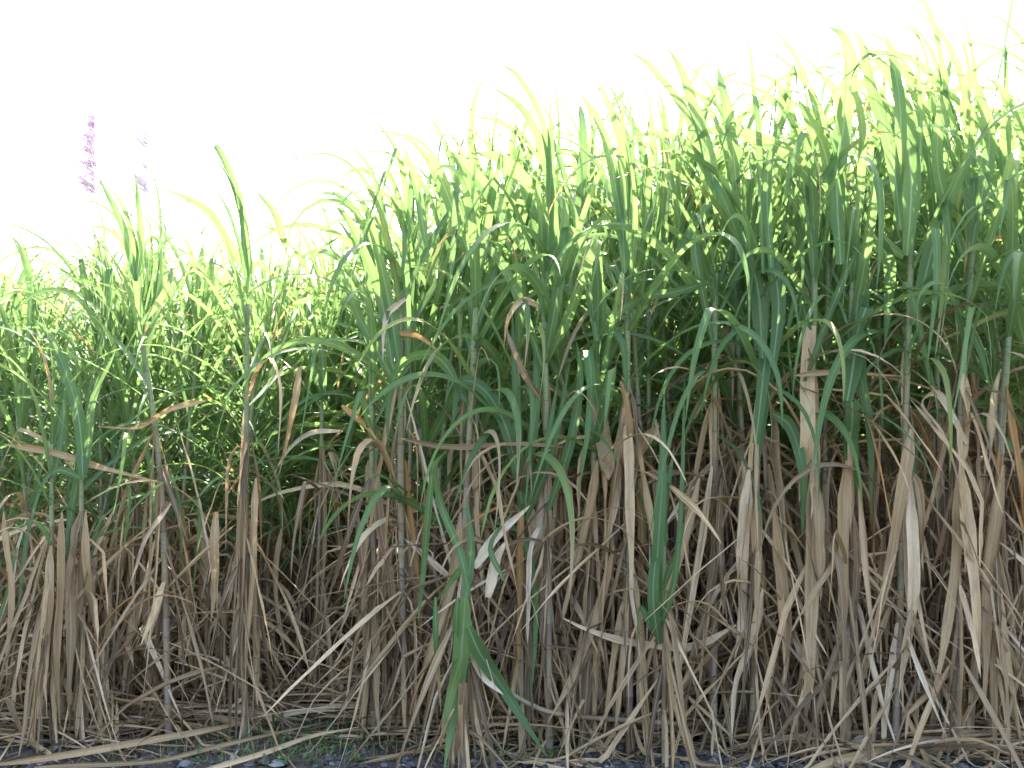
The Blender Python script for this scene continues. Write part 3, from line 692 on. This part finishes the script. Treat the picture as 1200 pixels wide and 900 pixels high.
# short grass and weeds at the foot, left of the middle
b = Buf(); G5 = random.Random(4)
for i in range(1000):
    if i % 3: X = G5.gauss(300, 110)
    else: X = G5.uniform(0, 1200)
    Y = 890 - abs(G5.gauss(0, 30)) if i % 3 else 885-abs(G5.gauss(0, 18))
    gd = CAMH*F/max(60, (Y-520)); p = (gx(X, gd), gd, 0)
    az = G5.uniform(0, 6.28); el = R(G5.uniform(5, 40))
    c = grow(p, (math.sin(el)*math.cos(az), math.sin(el)*math.sin(az), math.cos(el)), G5.uniform(.03, .11), 5, 12, .8, G=G5)
    ribbon(b, c, (-math.sin(az), math.cos(az), 0), G5.uniform(.002, .005), G5.uniform(.2, .95), G5.choice((2, .4, .1)), .3, 0, G=G5, us=(-1, 0, 1))
tag(b.build('grass', GREEN), 'short green grass sprouting from the verge', None, None, 'stuff')
print('front', n_front)

# ------------------------------------------------------------------ single things lying in front
def lone(name, label, cat, P, wpx, group=None, mat=DRY, **kw):
    b = Buf(); hero(b, P, wpx, **kw)
    c = b.v[0]; b.v = [(q[0]-c[0], q[1]-c[1], max(q[2], .006)) for q in b.v]
    o = b.build(name, mat); o.location = (c[0], c[1], 0); tag(o, label, cat, group); return o
FG = 'long fallen leaves on the verge'
lone('fallen_leaf', 'long tan fallen leaf running from the lower left corner up to the hollow', 'leaf', [(-20, 897, 4.66), (110, 880, 4.8), (230, 858, 5.0), (310, 838, 5.3)], 10, FG, r=.5, curl=1.1, prof='dry')
lone('fallen_leaf', 'pale fallen leaf just above the lower left edge with green weeds behind it', 'leaf', [(40, 899, 4.66), (170, 893, 4.7), (250, 876, 4.85), (385, 846, 5.25)], 9, FG, r=.4, curl=1.2, prof='dry')
lone('fallen_leaf', 'short folded pale leaf at the mouth of the dark hollow', 'leaf', [(276, 828, 5.5), (312, 840, 5.4), (345, 834, 5.45), (400, 833, 5.5)], 11, FG, r=.9, curl=.5, prof='dry')
lone('fallen_leaf', 'thin fallen leaf crossing the green weeds in the lower left', 'leaf', [(230, 905, 4.58), (310, 882, 4.8), (370, 862, 5.0), (425, 850, 5.15)], 7, FG, r=.8, curl=.8, prof='dry')
lone('fallen_leaf', 'long pale fallen leaf lying flat at the right foot of the stand', 'leaf', [(1030, 856, 5.15), (1090, 855, 5.2), (1150, 856, 5.2), (1215, 852, 5.2)], 9, FG, r=.75, curl=.6, prof='dry')
lone('fallen_leaf', 'broad ochre fallen leaf rising to the right along the lower right edge', 'leaf', [(940, 905, 4.6), (1020, 884, 4.75), (1100, 868, 4.9), (1200, 852, 5.05)], 12, FG, r=.55, curl=.5, prof='dry')
lone('fallen_leaf', 'thin pale leaf curled on the dark gravel right of the centre', 'leaf', [(650, 850, 5.2), (700, 872, 5.0), (760, 893, 4.85), (850, 890, 4.85)], 7, FG, r=.9, curl=.9, prof='dry')
lone('fallen_leaf', 'reddish brown thin leaf curved on the gravel below the right hand canes', 'leaf', [(832, 893, 4.78), (870, 884, 4.86), (910, 884, 4.86), (922, 898, 4.75)], 5, FG, r=.2, curl=1.2, prof='dry')
lone('yellow_leaf', 'small bright yellow green leaf in the shade at the lower right', 'leaf', [(1118, 822, 4.98), (1126, 817, 4.97), (1134, 822, 4.98)], 9, None, GREEN, r=.93, curl=.2)
b = Buf(); cp = [at(552, 752, 4.86), at(568, 788, 4.84), at(618, 824, 4.84), at(662, 838, 4.86), at(735, 844, 4.9), at(792, 848, 4.98)]
pp = crsp(cp, 48); rr = [.0125*(1.18 if i % 7 == 0 else 1) for i in range(49)]
gr = random.Random(8); seg = [gr.random() for _ in range(9)]
tube(b, pp, rr, 8, vs_=[i/7 for i in range(49)], rs=[seg[i//7] for i in range(49)], gs=[0]*49)
c = b.v[0]; b.v = [(q[0]-c[0], q[1]-c[1], q[2]) for q in b.v]
o = b.build('fallen_cane', STALK); o.location = (c[0], c[1], 0); tag(o, 'bent broken cane stem lying low across the dry leaves right of the snapped shoot', 'cane stem')
# low broadleaf weeds on the verge
b = Buf(); G7 = random.Random(15)
for i in range(170):
    X = G7.gauss(350, 60) if G7.random() < .75 else G7.uniform(560, 680); Y = G7.uniform(842, 892)
    gd = CAMH*F/(Y-520); x, y = gx(X, gd), gd
    for k in range(G7.randint(3, 7)):
        az = G7.uniform(0, 6.28); el = R(G7.uniform(40, 85)); h = G7.uniform(.005, .05)
        c = grow((x, y, h), (math.sin(el)*math.cos(az), math.sin(el)*math.sin(az), math.cos(el)), G7.uniform(.015, .04), 4, 6, 1, G=G7)
        ribbon(b, c, (-math.sin(az), math.cos(az), 0), G7.uniform(.008, .018), G7.uniform(.3, .9), 2, .2, 0, prof='dry', G=G7, us=(-1, 0, 1))
tag(b.build('weeds', GREEN), 'small green broadleaf weeds on the dark verge', None, None, 'stuff')
